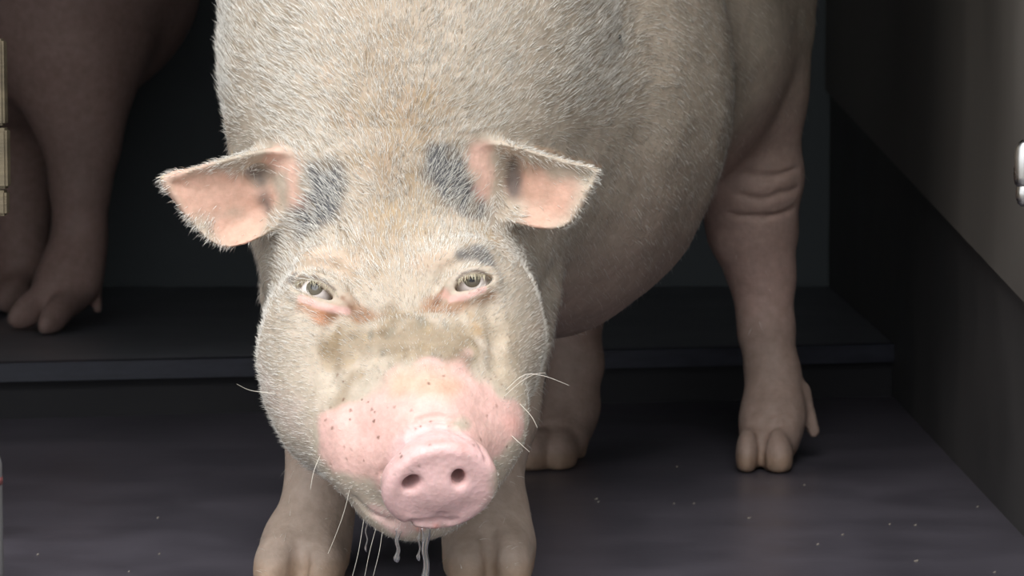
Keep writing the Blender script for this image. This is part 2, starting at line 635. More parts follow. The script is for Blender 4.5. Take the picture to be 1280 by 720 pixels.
for (cx, cy) in ((326, 222), (642, 218)):
    A.append(Ell(on(cx, cy) + np.array([0, 0.024, 0]), (0.032, 0.026, 0.032), None, 0.012))
# eyes
EYES = []
def eye(ix, iy, upper, lower, slit_a, slit_b):
    p = on(ix, iy); n = unit(0.55 * S.normal(p) - 0.45 * unit(ray(ix, iy)))
    sa, sb_ = S.trace_many([slit_a, slit_b])
    mid = 0.5 * (sa + sb_)
    ax = unit(sb_ - sa)
    R = np.stack([ax, n, np.cross(ax, n)], 1)
    lid = []
    for lst, r in ((upper, 0.0062), (lower, 0.0034)):
        pts = S.trace_many(lst)
        lid.append((pts, r))
    new = []
    for pts, r in lid:
        for i, (a, b) in enumerate(zip(pts[:-1], pts[1:])):
            new.append(RC(a - n * 0.0014, b - n * 0.0014, r, r, 0.010))
    cut = Ell(mid - n * 0.004 - np.array([0, 0, 0.0016]), (np.linalg.norm(sb_ - sa) * 0.58, 0.020, 0.0070), R, 0.004)
    EYES.append((p, n, ax, new, cut, (upper, lower)))


eye(393, 357, [(360, 355), (371, 348), (388, 345), (405, 350), (421, 361), (433, 377)], [(364, 363), (377, 375), (394, 382), (412, 388), (432, 389)], (368, 353), (421, 375))
eye(590, 347, [(562, 358), (573, 344), (590, 338), (606, 339), (618, 349)], [(616, 354), (602, 363), (585, 370), (567, 375)], (612, 348), (570, 359))
for (bx_, by_, rr) in ((412, 322, (0.036, 0.022, 0.015)), (572, 318, (0.034, 0.022, 0.015))):
    pb = on(bx_, by_)
    A.append(Ell(pb - HU * 0.006, rr, HR, 0.02))
for e_ in EYES:
    A.extend(e_[3])
EYE_CUTS = [e_[4] for e_ in EYES]
# nostrils
nost = []
for (nx, ny, rr) in ((513, 602, (0.0072, 0.02, 0.0046)), (573, 596, (0.0052, 0.02, 0.0068))):
    p = on(nx, ny)
    Rn = DR @ (np.array([[math.cos(0.5), 0, -math.sin(0.5)], [0, 1, 0], [math.sin(0.5), 0, math.cos(0.5)]]) if nx < 540 else np.eye(3))
    nost.append(Ell(p + unit(ray(nx, ny)) * 0.009, rr, Rn, 0.009))
# philtrum notch, rim creases, wrinkles
def groove(pts, r, k, depth=0.0):
    q = S.trace_many(pts)
    return [RC(a, b, r, r, k) for a, b in zip(q[:-1], q[1:])]


gr = []
gr += groove([(551, 646), (552, 656), (553, 662)], 0.0022, 0.007)
gr += groove([(442, 622), (462, 640), (490, 652), (515, 656), (545, 654), (570, 652)], 0.0016, 0.006)
gr += groove([(516, 542), (530, 533), (548, 530), (566, 533), (582, 545)], 0.0016, 0.006)
gr += groove([(508, 548), (524, 524), (546, 520), (570, 524)], 0.0012, 0.006)
gr += groove([(596, 550), (604, 562), (609, 576)], 0.0012, 0.006)
gr += groove([(500, 556), (486, 574), (476, 592)], 0.0014, 0.006)
gr += groove([(368, 338), (392, 329), (418, 333), (438, 347), (450, 366)], 0.0030, 0.012)
gr += groove([(546, 356), (558, 336), (580, 324), (606, 324)], 0.0030, 0.012)
gr += groove([(428, 386), (440, 392), (452, 396)], 0.0020, 0.008)
gr += groove([(562, 372), (552, 380), (542, 384)], 0.0020, 0.008)
gr += groove([(425, 296), (448, 314), (468, 345)], 0.0022, 0.014)
gr += groove([(470, 392), (490, 386), (520, 386)], 0.0022, 0.014)
gr += groove([(414, 400), (410, 440), (412, 480)], 0.0022, 0.016)
gr += groove([(612, 385), (622, 420), (618, 460)], 0.0020, 0.016)
canals = []
for (cx, cy, rr) in ((324, 220, (0.0115, 0.014, 0.0115)), (642, 218, (0.011, 0.015, 0.016))):
    p = on(cx, cy)
    canals.append(Ell(p + np.array([0, 0.002, 0]), rr, None, 0.014))
# ham wrinkles
for pts in ([(925, 244), (950, 250), (975, 243), (995, 236)], [(915, 268), (950, 272), (990, 262)], [(930, 218), (960, 222), (995, 212)]):
    gr += groove(pts, 0.0008, 0.012)
gr += groove([(938, 528), (960, 534), (986, 528)], 0.002, 0.010)
gr += groove([(940, 512), (962, 516), (988, 511)], 0.0016, 0.010)
# between-toe clefts
for pts in ([(374, 690), (376, 705), (377, 719)], [(611, 668), (613, 690), (614, 718)], [(955, 528), (953, 550), (952, 580)]):
    gr += groove(pts, 0.005, 0.012)
SB.extend(EYE_CUTS + nost + gr + canals)


def axis_grid(lo, f0, f1, hi, fine, coarse):
    a = list(np.arange(lo, f0, coarse)) if f0 > lo else []
    b = list(np.arange(f0, f1, fine))
    c = list(np.arange(f1, hi, coarse))
    return np.array(a + b + c)


QUAL = 1.08
xs = axis_grid(-0.47, -0.375, 0.12, 0.50, 0.0022 * QUAL, 0.005)
ys = axis_grid(2.36, 2.36, 2.74, 4.0, 0.0022 * QUAL, 0.005)
zs = axis_grid(-0.02, 0.10, 0.56, 0.96, 0.0022 * QUAL, 0.005)
V, Q = S.mesh(xs, ys, zs)
N, FA = vnormals(V, Q)
print('pig verts', len(V), 'faces', len(Q))

# lumps and skin folds
n1, n2 = Noise(35, seed=1), Noise(95, seed=2)
eyed = np.min([np.linalg.norm(V - e_[0], axis=1) for e_ in EYES], 0)
calm = smooth01((eyed - 0.02) / 0.03) * smooth01(V[:, 2] / 0.05)
V = V + N * (n1(V) * 0.0016 + n2(V) * 0.0006)[:, None] * calm[:, None]

# ---- pigment
W3 = Noise(60, seed=5); W4 = Noise(170, seed=6); W5 = Noise(25, seed=8)
warp = W3(V) * 0.5 + W4(V) * 0.5
base = lin(196, 182, 165)
C = np.tile(base, (len(V), 1))
C *= (1 + 0.05 * W5(V))[:, None]
wet = np.zeros(len(V)); bare = np.zeros(len(V))
ymin_head = V[:, 1] < 2.80


from mathutils.bvhtree import BVHTree
BV = BVHTree.FromPolygons(V.tolist(), Q.tolist())


def hit(px, py):
    r = BV.ray_cast(Vector(CO), Vector(unit(ray(px, py))))
    return None if r[0] is None else np.array(r[0])


def mixin(col, a):
    global C
    a = np.clip(a, 0, 1)[:, None]
    C = C * (1 - a) + np.asarray(col) * a


def seg_dist(pts, reach=0.2):
    q = [hit(*p) for p in pts]
    q = np.array([x for x in q if x is not None])
    if len(q) > 1:
        q = q[np.abs(q[:, 1] - np.median(q[:, 1])) < 0.13]
    d = np.full(len(V), 9.0)
    if not len(q):
        return d
    near = np.flatnonzero(((V > q.min(0) - reach) & (V < q.max(0) + reach)).all(1))
    vv = V[near]
    if len(q) == 1:
        d[near] = np.linalg.norm(vv - q[0], axis=1)
        return d
    for a, b in zip(q[:-1], q[1:]):
        ab = b - a
        t = np.clip(((vv - a) @ ab) / (ab @ ab + 1e-12), 0, 1)
        d[near] = np.minimum(d[near], np.linalg.norm(vv - a - t[:, None] * ab, axis=1))
    return d


def dab(pts, rpx, col, alpha, soft=0.6, Y=2.55, ws=0.25):
    r = px_m(rpx, Y)
    d = seg_dist(pts, r * 2.2) + warp * r * ws
    a = alpha * smooth01((r - d) / (r * soft))
    i = np.flatnonzero(a > 0)
    C[i] = C[i] * (1 - a[i, None]) + np.asarray(col) * a[i, None]


cream = lin(208, 198, 182); ochre = lin(184, 160, 126); tan = lin(184, 166, 142)
pink = lin(228, 186, 177); hot = lin(222, 154, 142); grey = lin(92, 93, 97)
mud = lin(140, 120, 92); brown = lin(150, 98, 62); rust = lin(156, 118, 90)
# lower belly, hams and legs: bare pinkish skin, with shadow painted into the legs
low = smooth01((0.52 - V[:, 2]) / 0.3) * smooth01((V[:, 1] - 2.85) / 0.2)
mixin(lin(176, 148, 138), 0.75 * low)
ham = smooth01((V[:, 1] - 3.42) / 0.12) * smooth01((0.66 - V[:, 2]) / 0.2)
mixin(lin(176, 146, 138), 0.7 * ham)
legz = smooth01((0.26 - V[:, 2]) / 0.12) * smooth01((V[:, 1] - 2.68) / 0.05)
mixin(lin(150, 131, 120), 0.8 * legz)  # leg colour darkened to stand in for the head's shadow
hoof = smooth01((0.035 - V[:, 2]) / 0.02)
mixin(lin(150, 122, 96), 0.55 * hoof)
bare = np.maximum(bare, np.maximum(0.85 * low, np.maximum(0.8 * ham, 0.95 * legz)))
# face tints
dab([(490, 180), (480, 260), (480, 320)], 95, lin(166, 142, 114), 0.75, 1.0)
dab([(470, 40), (480, 150)], 100, lin(168, 146, 120), 0.65, 1.0, 2.75)
dab([(480, 262), (530, 268)], 46, ochre, 0.5, 0.9)
dab([(600, 285), (620, 300)], 28, ochre, 0.5, 0.9)
dab([(395, 320), (440, 330)], 42, lin(206, 182, 160), 0.65, 0.9)
dab([(520, 330), (560, 320)], 26, lin(208, 182, 160), 0.5, 0.9)
dab([(402, 224), (414, 242), (396, 258), (376, 272)], 44, grey, 0.95, 0.6, ws=0.3)
dab([(556, 208), (568, 235), (590, 252)], 37, grey, 0.95, 0.6, ws=0.3)
dab([(575, 318), (600, 312), (612, 330)], 15, grey, 0.8, 0.8)
dab([(430, 430), (500, 420), (570, 430)], 60, mud, 0.68, 1.0, ws=0.6)
for _ in range(70):
    x, y = rng.uniform(405, 615), rng.uniform(395, 468)
    dab([(x, y), (x + rng.uniform(-6, 6), y + 7)], rng.uniform(4, 9), [mud * 0.75, ochre, lin(120, 116, 104), tan][int(rng.integers(4))], rng.uniform(0.25, 0.6), 1.0, ws=0.5)
for _ in range(60):
    x, y = rng.uniform(375, 600), rng.uniform(60, 330)
    dab([(x, y), (x + rng.uniform(-4, 4), y + 10)], rng.uniform(8, 18), [mud, ochre, lin(214, 186, 160), tan][int(rng.integers(4))], rng.uniform(0.2, 0.5), 1.0, 2.65, ws=0.5)
dab([(440, 470), (425, 500)], 26, mud, 0.7, 0.9)
dab([(600, 400), (640, 430), (630, 470)], 42, tan, 0.6, 0.9)
dab([(330, 340), (330, 480), (370, 530)], 50, lin(212, 194, 184), 0.7, 0.9)
dab([(660, 330), (670, 420)], 36, lin(204, 184, 166), 0.6, 0.9)
# pink snout
dab([(455, 520), (510, 510), (590, 510)], 62, pink, 0.95, 0.6, ws=0.45)
dab([(415, 545), (470, 580), (450, 560)], 40, pink, 0.95, 0.5)
dab([(632, 528), (625, 545), (600, 560)], 40, pink, 0.95, 0.4)
dab([(545, 600), (545, 612)], 84, lin(230, 190, 188), 0.97, 0.25, ws=0.06)
dab([(510, 560), (545, 552), (580, 560)], 12, hot, 0.35, 1.0)
dab([(470, 640), (500, 655), (550, 660)], 20, lin(232, 196, 190), 0.85, 0.7)
dab([(500, 480), (560, 485)], 30, lin(206, 170, 136), 0.55, 1.0)
dab([(525, 660), (545, 658)], 8, hot, 0.7, 0.8)
dab([(640, 530)], 20, hot, 0.35, 1.0)
# eye surrounds: crusted rust and raw pink lids
dab([(415, 395), (440, 388), (452, 392)], 24, rust, 0.9, 0.8, ws=0.5)
dab([(378, 378), (400, 392)], 17, lin(200, 140, 104), 0.7, 0.9, ws=0.4)
dab([(425, 410), (410, 440)], 16, mud, 0.8, 0.9)
dab([(545, 386), (565, 380), (590, 378), (614, 368)], 19, rust, 0.85, 0.8, ws=0.5)
dab([(588, 392), (602, 420), (612, 440)], 12, lin(168, 132, 84), 0.5, 1.0, ws=0.5)
dab([(364, 353), (374, 346), (390, 346), (405, 351), (419, 363)], 3.2, lin(84, 66, 58), 0.75, 0.8, ws=0)
dab([(572, 350), (578, 342), (592, 338), (606, 341)], 3.2, lin(84, 66, 58), 0.75, 0.8, ws=0)
dab([(376, 372), (395, 380), (415, 386), (434, 389)], 7.5, lin(224, 182, 174), 0.85, 0.6, ws=0.1)
dab([(564, 374), (585, 370), (604, 361)], 7.5, lin(222, 178, 170), 0.85, 0.6, ws=0.1)
dab([(556, 368)], 12, lin(214, 160, 146), 0.7, 0.8)
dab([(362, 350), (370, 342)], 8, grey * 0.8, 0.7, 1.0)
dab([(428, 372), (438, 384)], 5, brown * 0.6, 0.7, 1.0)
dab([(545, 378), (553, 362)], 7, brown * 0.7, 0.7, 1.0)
# ears
for pts in ([(230, 235), (280, 240), (330, 250), (300, 290)], [(660, 230), (700, 240), (680, 270)]):
    dab(pts, 48, lin(226, 178, 158), 0.8, 0.8)
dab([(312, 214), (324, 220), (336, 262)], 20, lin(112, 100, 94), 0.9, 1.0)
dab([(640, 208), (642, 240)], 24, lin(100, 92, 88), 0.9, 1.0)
dab([(345, 203), (364, 212), (368, 245)], 32, lin(228, 186, 168), 0.8, 0.8)
dab([(600, 192), (606, 232)], 32, lin(232, 188, 172), 0.8, 0.8)
dab([(202, 222), (240, 206), (290, 194)], 7, lin(232, 206, 160), 0.8, 0.8)
dab([(752, 209), (715, 198), (670, 186)], 7, lin(238, 206, 176), 0.8, 0.8)
# nostril linings
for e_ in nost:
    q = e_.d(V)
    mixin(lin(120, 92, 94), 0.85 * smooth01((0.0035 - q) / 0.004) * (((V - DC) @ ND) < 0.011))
# dirt specks on the snout
for _ in range(60):
    x, y = rng.uniform(405, 640), rng.uniform(465, 600)
    dab([(x, y)], rng.uniform(1.6, 3.4), lin(110, 72, 52), rng.uniform(0.3, 0.9), 0.6, ws=0)
dd = np.linalg.norm(V - on(520, 560), axis=1)
wet = smooth01((0.13 - dd) / 0.06)
for e_ in EYES:
    wet = np.maximum(wet, smooth01((0.022 - np.linalg.norm(V - e_[0], axis=1)) / 0.008))
# hairless map
for pts, r, a_ in (([(385, 325), (430, 330)], 26, 0.35), ([(545, 345), (560, 330)], 20, 0.4), ([(340, 200), (360, 212), (364, 245)], 32, 0.95), ([(600, 192), (606, 232)], 31, 0.95), ([(335, 330), (335, 400)], 34, 0.45), ([(655, 340), (650, 400)], 30, 0.4), ([(440, 420), (560, 430)], 34, 0.12)):
    d = seg_dist(pts); r = px_m(r)
    bare = np.maximum(bare, a_ * smooth01((r - d) / (0.5 * r)))
for pts, r in (([(455, 525), (510, 515), (590, 515)], 58), ([(415, 548), (470, 585)], 38), ([(620, 535), (600, 560)], 38), ([(545, 600)], 80),
               ([(393, 365), (420, 380)], 22), ([(590, 352), (566, 370)], 20), ([(440, 388)], 10)):
    d = seg_dist(pts); r = px_m(r)
    bare = np.maximum(bare, smooth01((r - d) / (0.25 * r)))
for pts in ([(240, 235), (290, 245), (340, 240), (300, 285)], [(650, 230), (700, 235), (680, 265)]):
    d = seg_dist(pts); r = px_m(36)
    bare = np.maximum(bare, 0.93 * smooth01((r - d) / (0.4 * r)))

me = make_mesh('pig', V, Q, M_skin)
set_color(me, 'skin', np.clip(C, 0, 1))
set_color(me, 'wet', np.repeat(wet[:, None], 3, 1))
pig = link('pig', me, label='pale bristly pig facing the camera with a drooling pink snout', category='pig')


# ---- bristles
NV, FA = vnormals(V, Q)


def strands(name, roots, dirs, norms, L, wid, tint, parent, curl=None, **props):
    n = len(roots)
    side = np.cross(dirs, norms); side /= np.linalg.norm(side, axis=1, keepdims=True) + 1e-9
    up = np.cross(side, dirs)
    L = L[:, None]; wv = wid[:, None]
    droop = np.zeros((n, 3)) if curl is None else curl
    mid = roots + dirs * L * 0.5 + norms * L * 0.04
    tip = roots + dirs * L + droop * L
    vs = np.zeros((n, 7, 3), np.float32)
    for i in range(3):
        a = 2 * math.pi * i / 3
        off = side * math.cos(a) + up * math.sin(a)
        vs[:, i] = roots + off * wv
        vs[:, 3 + i] = mid + off * wv * 0.8
    vs[:, 6] = tip
    tri = []
    for i in range(3):
        j = (i + 1) % 3
        tri += [(i, j, 3 + j), (i, 3 + j, 3 + i), (3 + i, 3 + j, 6)]
    tri = np.array(tri)
    f = (np.arange(n)[:, None, None] * 7 + tri[None]).reshape(-1, 3)
    me = make_mesh(name, vs.reshape(-1, 3), f, M_hair)
    set_color(me, 'tint', np.repeat(tint, 7, 0))
    return link(name, me, parent, **props)


def coat(n_total, seed=3):
    r = np.random.default_rng(seed)
    fc = V[Q].mean(1); fn = NV[Q].mean(1); fn /= np.linalg.norm(fn, axis=1, keepdims=True)
    fb = bare[Q].mean(1); fcol = C[Q].mean(1)
    rel = fc - E0
    lr, la, lu = rel @ HL, rel @ HA, rel @ HU
    head = smooth01((2.78 - fc[:, 1]) / 0.08) * smooth01((0.68 - fc[:, 2]) / 0.1)
    dens = 0.30 + 0.9 * head
    dens *= 1 - 0.55 * smooth01((fc[:, 1] - 3.1) / 0.3)
    top = smooth01((fc[:, 2] - 0.44) / 0.1) * smooth01((3.1 - fc[:, 1]) / 0.2)
    dens = np.maximum(dens, 0.75 * top)
    dens *= (1 - fb) ** 1.5 + 0.012
    dens *= (fc[:, 1] < 3.45) * 1.0 + 0.25
    dens *= 1 - 0.5 * smooth01((la - 0.03) / 0.06) * head
    wgt = FA * dens
    pk = r.choice(len(Q), n_total, p=wgt / wgt.sum())
    uv = r.uniform(size=(n_total, 2))
    q = V[Q[pk]]
    u, v = uv[:, :1], uv[:, 1:]
    p = (q[:, 0] * (1 - u) + q[:, 1] * u) * (1 - v) + (q[:, 3] * (1 - u) + q[:, 2] * u) * v
    nn = fn[pk]
    lr, la, lu, hd, tp = lr[pk], la[pk], lu[pk], head[pk], top[pk]
    fwd_b = F_AX * 0.8 + np.array([0, 0, -0.55])
    crown = np.array([-0.05, 0.55, 0.75])
    d_head = -HA * 0.75 + HL * (np.clip(lr / 0.07, -1, 1) * (0.12 + 0.75 * smooth01((la + 0.05) / 0.06)))[:, None] + np.array([0, 0, -0.25]) * smooth01((-lu - 0.06) / 0.05)[:, None]
    chin = smooth01((la - 0.10) / 0.06) * smooth01((-lu - 0.085) / 0.03)
    d_head = d_head * (1 - chin)[:, None] + (np.array([0, -0.2, -1.0]) + HL * (lr / 0.08)[:, None] * 0.8) * chin[:, None]
    d = np.tile(fwd_b, (n_total, 1))
    d = d * (1 - tp)[:, None] + crown * tp[:, None] + np.array([1.0, 0, -0.2]) * (np.clip((p[:, 0] + 0.11) / 0.15, -1, 1) * tp * 0.6)[:, None]
    d = d * (1 - hd)[:, None] + d_head * hd[:, None]
    # ear fringe points outwards
    earm = np.zeros(n_total, bool)
    for ec, tipv in ((P(335, 240, 2.7), P(215, 250, 2.7)), (P(620, 225, 2.71), P(740, 240, 2.71))):
        t = unit(tipv - ec)
        al = (p - ec) @ t
        m = (al > 0.0) & (np.abs((p - ec)[:, 1]) < 0.09) & (p[:, 1] < 2.78) & (p[:, 2] > 0.36)
        o = (p - ec); o /= np.linalg.norm(o, axis=1, keepdims=True)
        d[m] = o[m] * 0.8 + np.array([0, 0.2, -0.2])
        earm |= m
    d += r.normal(size=d.shape) * 0.13
    d += np.stack([Noise(130, seed=40 + i)(p) for i in range(3)], 1) * 0.10
    d -= nn * np.einsum('ij,ij->i', d, nn)[:, None]
    d /= np.linalg.norm(d, axis=1, keepdims=True) + 1e-9
    lift = r.uniform(0.12, 0.5, n_total) * (0.75 + 0.5 * hd)
    d = d * np.cos(lift)[:, None] + nn * np.sin(lift)[:, None]
    L = (0.015 + 0.006 * tp) * (1 - hd) + hd * (0.0095 + 0.0045 * np.clip(-la / 0.1, 0, 1))
    L = L * (1 - 0.45 * hd * smooth01((la - 0.03) / 0.06) * (1 - smooth01((np.abs(lr) - 0.09) / 0.03)))
    L *= r.uniform(0.6, 1.35, n_total)
    L[earm] *= 0.65
    crn = np.maximum(hd * smooth01((0.02 - la) / 0.05), tp)
    wid = r.uniform(0.00020, 0.00044, n_total) * (0.62 + 0.38 * crn)
    sk = fcol[pk]
    white = lin(247, 243, 235)
    t = (r.uniform(0.0, 1.0, n_total) * (0.6 - 0.15 * crn) + 0.4 + 0.15 * crn)[:, None]
    tint = sk * (1 - t) + white * t
    dk = r.uniform(size=n_total) < 0.07
    tint[dk] *= np.array([0.48, 0.40, 0.32])
    return strands('bristle_coat', p - nn * 0.0008, d, nn, L, wid, tint, pig, np.array([0, 0, -0.10]) + r.normal(size=(n_total, 3)) * 0.06, kind='stuff')


coat(76000)


# ---- eyes
def plain(name, col, rough=0.5, metal=0.0, trans=0.0, coat=0.0, ior=1.45):
    m, n, l, b = new_mat(name)
    t = noise_node(n, l, 120, 3)
    col = np.asarray(col)
    r = ramp(n, l, t.outputs['Fac'], [(0.3, tuple(col * 0.88)), (0.7, tuple(np.minimum(col * 1.08, 1)))])
    l.new(r.outputs[0], b.inputs['Base Color'])
    b.inputs['Roughness'].default_value = rough; b.inputs['Metallic'].default_value = metal
    b.inputs['Transmission Weight'].default_value = trans; b.inputs['Coat Weight'].default_value = coat
    b.inputs['IOR'].default_value = ior
    return m


M_sclera = plain('eye_white', lin(226, 216, 212), 0.15, coat=0.2)
M_iris = plain('olive_iris', lin(88, 80, 64), 0.15, coat=0.2)
M_pupil = plain('pupil', lin(18, 16, 16), 0.1, coat=0.2)
M_spit = plain('saliva', (0.96, 0.96, 0.96), 0.03, trans=0.93, ior=1.33)
M_whisk = plain('whisker_hair', lin(235, 228, 214), 0.4)
M_lash = plain('pale_lash', lin(206, 186, 140), 0.45)


def cap(R, ang, seg=24, rings=8):
    v = [(0, 0, R)]; f = []
    for i in range(1, rings + 1):
        a = ang * i / rings
        for j in range(seg):
            b = 2 * math.pi * j / seg
            v.append((R * math.sin(a) * math.cos(b), R * math.sin(a) * math.sin(b), R * math.cos(a)))
    for j in range(seg):
        f.append((0, 1 + j, 1 + (j + 1) % seg, 0))
    for i in range(rings - 1):
        for j in range(seg):
            a = 1 + i * seg + j; b = 1 + i * seg + (j + 1) % seg
            f.append((a, a + seg, b + seg, b))
    return v, f


def poly_obj(name, v, f, mat, parent=None, smooth=True, **props):
    m = bpy.data.meshes.new(name)
    m.from_pydata([tuple(map(float, q)) for q in v], [], [tuple(dict.fromkeys(q)) for q in f])
    m.update()
    m.polygons.foreach_set('use_smooth', [smooth] * len(m.polygons))
    m.materials.append(mat)
    return link(name, m, parent, **props)


def tube(pts, radii, seg=8, cap_ends=True):
    pts = [np.asarray(p, float) for p in pts]
    v, f = [], []
    prev = None
    for i, (p, r) in enumerate(zip(pts, radii)):
        d = unit(pts[min(i + 1, len(pts) - 1)] - pts[max(i - 1, 0)])
        ref = np.array([0, 0, 1.0]) if abs(d[2]) < 0.9 else np.array([1.0, 0, 0])
        if prev is not None:
            ref = prev
        a = unit(np.cross(d, ref)); b = np.cross(a, d)
        prev = b
        for j in range(seg):
            t = 2 * math.pi * j / seg
            v.append(p + (a * math.cos(t) + b * math.sin(t)) * r)
    for i in range(len(pts) - 1):
        for j in range(seg):
            q = i * seg + j; w_ = i * seg + (j + 1) % seg
            f.append((q, w_, w_ + seg, q + seg))
    if cap_ends:
        f.append(tuple(range(seg - 1, -1, -1))); f.append(tuple(range((len(pts) - 1) * seg, len(pts) * seg)))
    return v, f


def smooth_path(pts, n=24):
    pts = np.array(pts, float)
    out = []
    for i in range(len(pts) - 1):
        p0, p1, p2, p3 = pts[max(i - 1, 0)], pts[i], pts[i + 1], pts[min(i + 2, len(pts) - 1)]
        for t in np.linspace(0, 1, n // (len(pts) - 1) + 1, endpoint=False):
            out.append(0.5 * (2 * p1 + (p2 - p0) * t + (2 * p0 - 5 * p1 + 4 * p2 - p3) * t * t + (3 * p1 - p0 - 3 * p2 + p3) * t ** 3))
    out.append(pts[-1])
    return out


ER = 0.0175
for ei, (p, n_, ax, _, _, lids) in enumerate(EYES):
    c = p - n_ * 0.0176 - np.array([0, 0, 0.001])
    z = n_; x = unit(np.cross(n_, [0, 0, 1])); y = np.cross(z, x)
    Rm = np.stack([x, y, z], 1)
    def tr(v):
        return [c + Rm @ np.array(q) for q in v]
    v, f = cap(ER, math.pi * 0.995, 28, 22)
    eo = poly_obj('eye', tr(v), f, M_sclera, pig)
    v, f = cap(ER * 1.012, 0.52)
    poly_obj('iris', tr(v), f, M_iris, eo)
    v, f = cap(ER * 1.022, 0.22)
    poly_obj('pupil', tr(v), f, M_pupil, eo)
    up = lids[0]
    rr_ = np.random.default_rng(20 + ei)
    path = smooth_path([hit(q[0], q[1] + 5) for q in up[1:-1]], 18)
    roots, dirs = [], []
    for q in path:
        for _ in range(1):
            roots.append(q + n_ * 0.0015)
            dirs.append(unit(n_ * 0.55 + np.array([0, 0, -0.85]) + rr_.normal(size=3) * 0.15))
    roots = np.array(roots); dirs = np.array(dirs)
    k = len(roots)
    strands('eyelashes', roots, dirs, np.tile(n_ + 0.01, (k, 1)), rr_.uniform(0.008, 0.013, k), np.full(k, 0.00036), np.tile(lin(232, 222, 192), (k, 1)) * rr_.uniform(0.6, 1.05, (k, 1)), pig, np.tile(np.array([0, 0, 0.1]), (k, 1)), kind='stuff')

# ---- whiskers
def whisker(pts, dy, r0=0.00042):
    q0 = hit(*pts[0])
    yy = pts[0][1]
    while q0 is None:
        yy -= 2
        q0 = hit(pts[0][0], yy)
    path = []
    Y0 = q0[1]
    for i, a in enumerate(pts):
        path.append(q0 - np.array([0, 0, 0]) if i == 0 else P(a[0], a[1], Y0 + dy * i / (len(pts) - 1)))
    path = smooth_path(path, 24)
    v, f = tube(path, np.linspace(r0, 0.00012, len(path)), 6)
    poly_obj('whisker', v, f, M_whisk, pig)


whisker([(632, 488), (655, 469), (680, 470), (712, 482)], -0.02)
whisker([(630, 496), (650, 478), (668, 468), (682, 466)], -0.03)
whisker([(640, 545), (652, 556), (662, 565)], -0.02, 0.0003)
whisker([(650, 505), (664, 520), (672, 535)], -0.02, 0.0003)
whisker([(345, 492), (325, 490), (310, 487), (296, 480)], -0.02)
whisker([(400, 570), (392, 590), (388, 612)], -0.02, 0.0003)
whisker([(437, 612), (430, 640), (420, 668), (410, 692)], -0.02, 0.00022)
whisker([(470, 660), (462, 690), (455, 725)], -0.02, 0.00022)
whisker([(478, 664), (474, 690), (466, 722)], -0.02, 0.00022)
whisker([(455, 652), (448, 690), (440, 722)], -0.02, 0.00022)

# ---- strings of saliva under the chin
def drool(px, y0, y1, rad, bulb):
    top = hit(px, y0)
    while top is None:
        y0 -= 2
        top = hit(px, y0)
    Y = top[1]
    n = 14
    pts = [P(px + 1.2 * math.sin(i * 0.9), y0 - 4 + (y1 - y0 + 4) * i / n, Y) for i in range(n + 1)]
    rr_ = [rad * (1.25 - 0.5 * math.sin(math.pi * i / n)) for i in range(n + 1)]
    for i in range(3):
        rr_[-1 - i] = bulb * (0.35, 0.85, 1.0)[i]
    v, f = tube(pts, rr_, 10)
    poly_obj('drool_strand', v, f, M_spit, pig)


drool(497, 664, 703, 0.0026, 0.0036)
drool(532, 662, 735, 0.0040, 0.0050)
drool(524, 662, 701, 0.0012, 0.0022)
drool(458, 652, 690, 0.0008, 0.0012)

# ------------------------------------------------------------------ the second pig, in the dark behind
S2 = Shape()
S2.floor = DECK + 0.0005
A2 = S2.add
def chain2(pts, k=0.05):
    for a, b in zip(pts[:-1], pts[1:]):
        A2.append(RC(P(*a[:3]), P(*b[:3]), a[3], b[3], k))


A2.append(Ell((-1.02, 4.95, 0.74), (0.42, 0.27, 0.30), None, 0.08))
A2.append(Ell(P(60, -70, 4.85), (0.24, 0.24, 0.30), None, 0.08))
chain2([(70, -60, 4.80, 0.23), (90, 60, 4.74, 0.135), (98, 140, 4.72, 0.078), (104, 186, 4.71, 0.055), (99, 240, 4.70, 0.044), (98, 300, 4.70, 0.041), (88, 345, 4.67, 0.047), (74, 368, 4.64, 0.046)])
for (px, py, d, yw) in ((42, 384, 4.60, -0.9), (72, 392, 4.57, -0.45)):
    p = P(px, py, d); p[2] = max(p[2], DECK + 0.02)
    A2.append(Ell(p, (0.021, 0.062, 0.030), basis([yw, -1, -0.55], [0, 0, 1]), 0.02))
A2.append(RC(P(126, 172, 4.75), P(124, 196, 4.74), 0.026, 0.024, 0.03))
A2.append(RC(P(114, 338, 4.70), P(122, 386, 4.69), 0.018, 0.009, 0.012))
chain2([(10, -20, 4.95, 0.20), (15, 120, 5.0, 0.10), (22, 200, 5.02, 0.06), (28, 260, 5.02, 0.047), (26, 320, 5.0, 0.045), (16, 352, 4.98, 0.050)])
for (px, py, d, yw) in ((-6, 362, 4.93, -0.9), (16, 366, 4.92, -0.45)):
    p = P(px, py, d); p[2] = max(p[2], DECK + 0.02)
    A2.append(Ell(p, (0.028, 0.05, 0.034), basis([yw, -1, -0.45], [0, 0, 1]), 0.014))
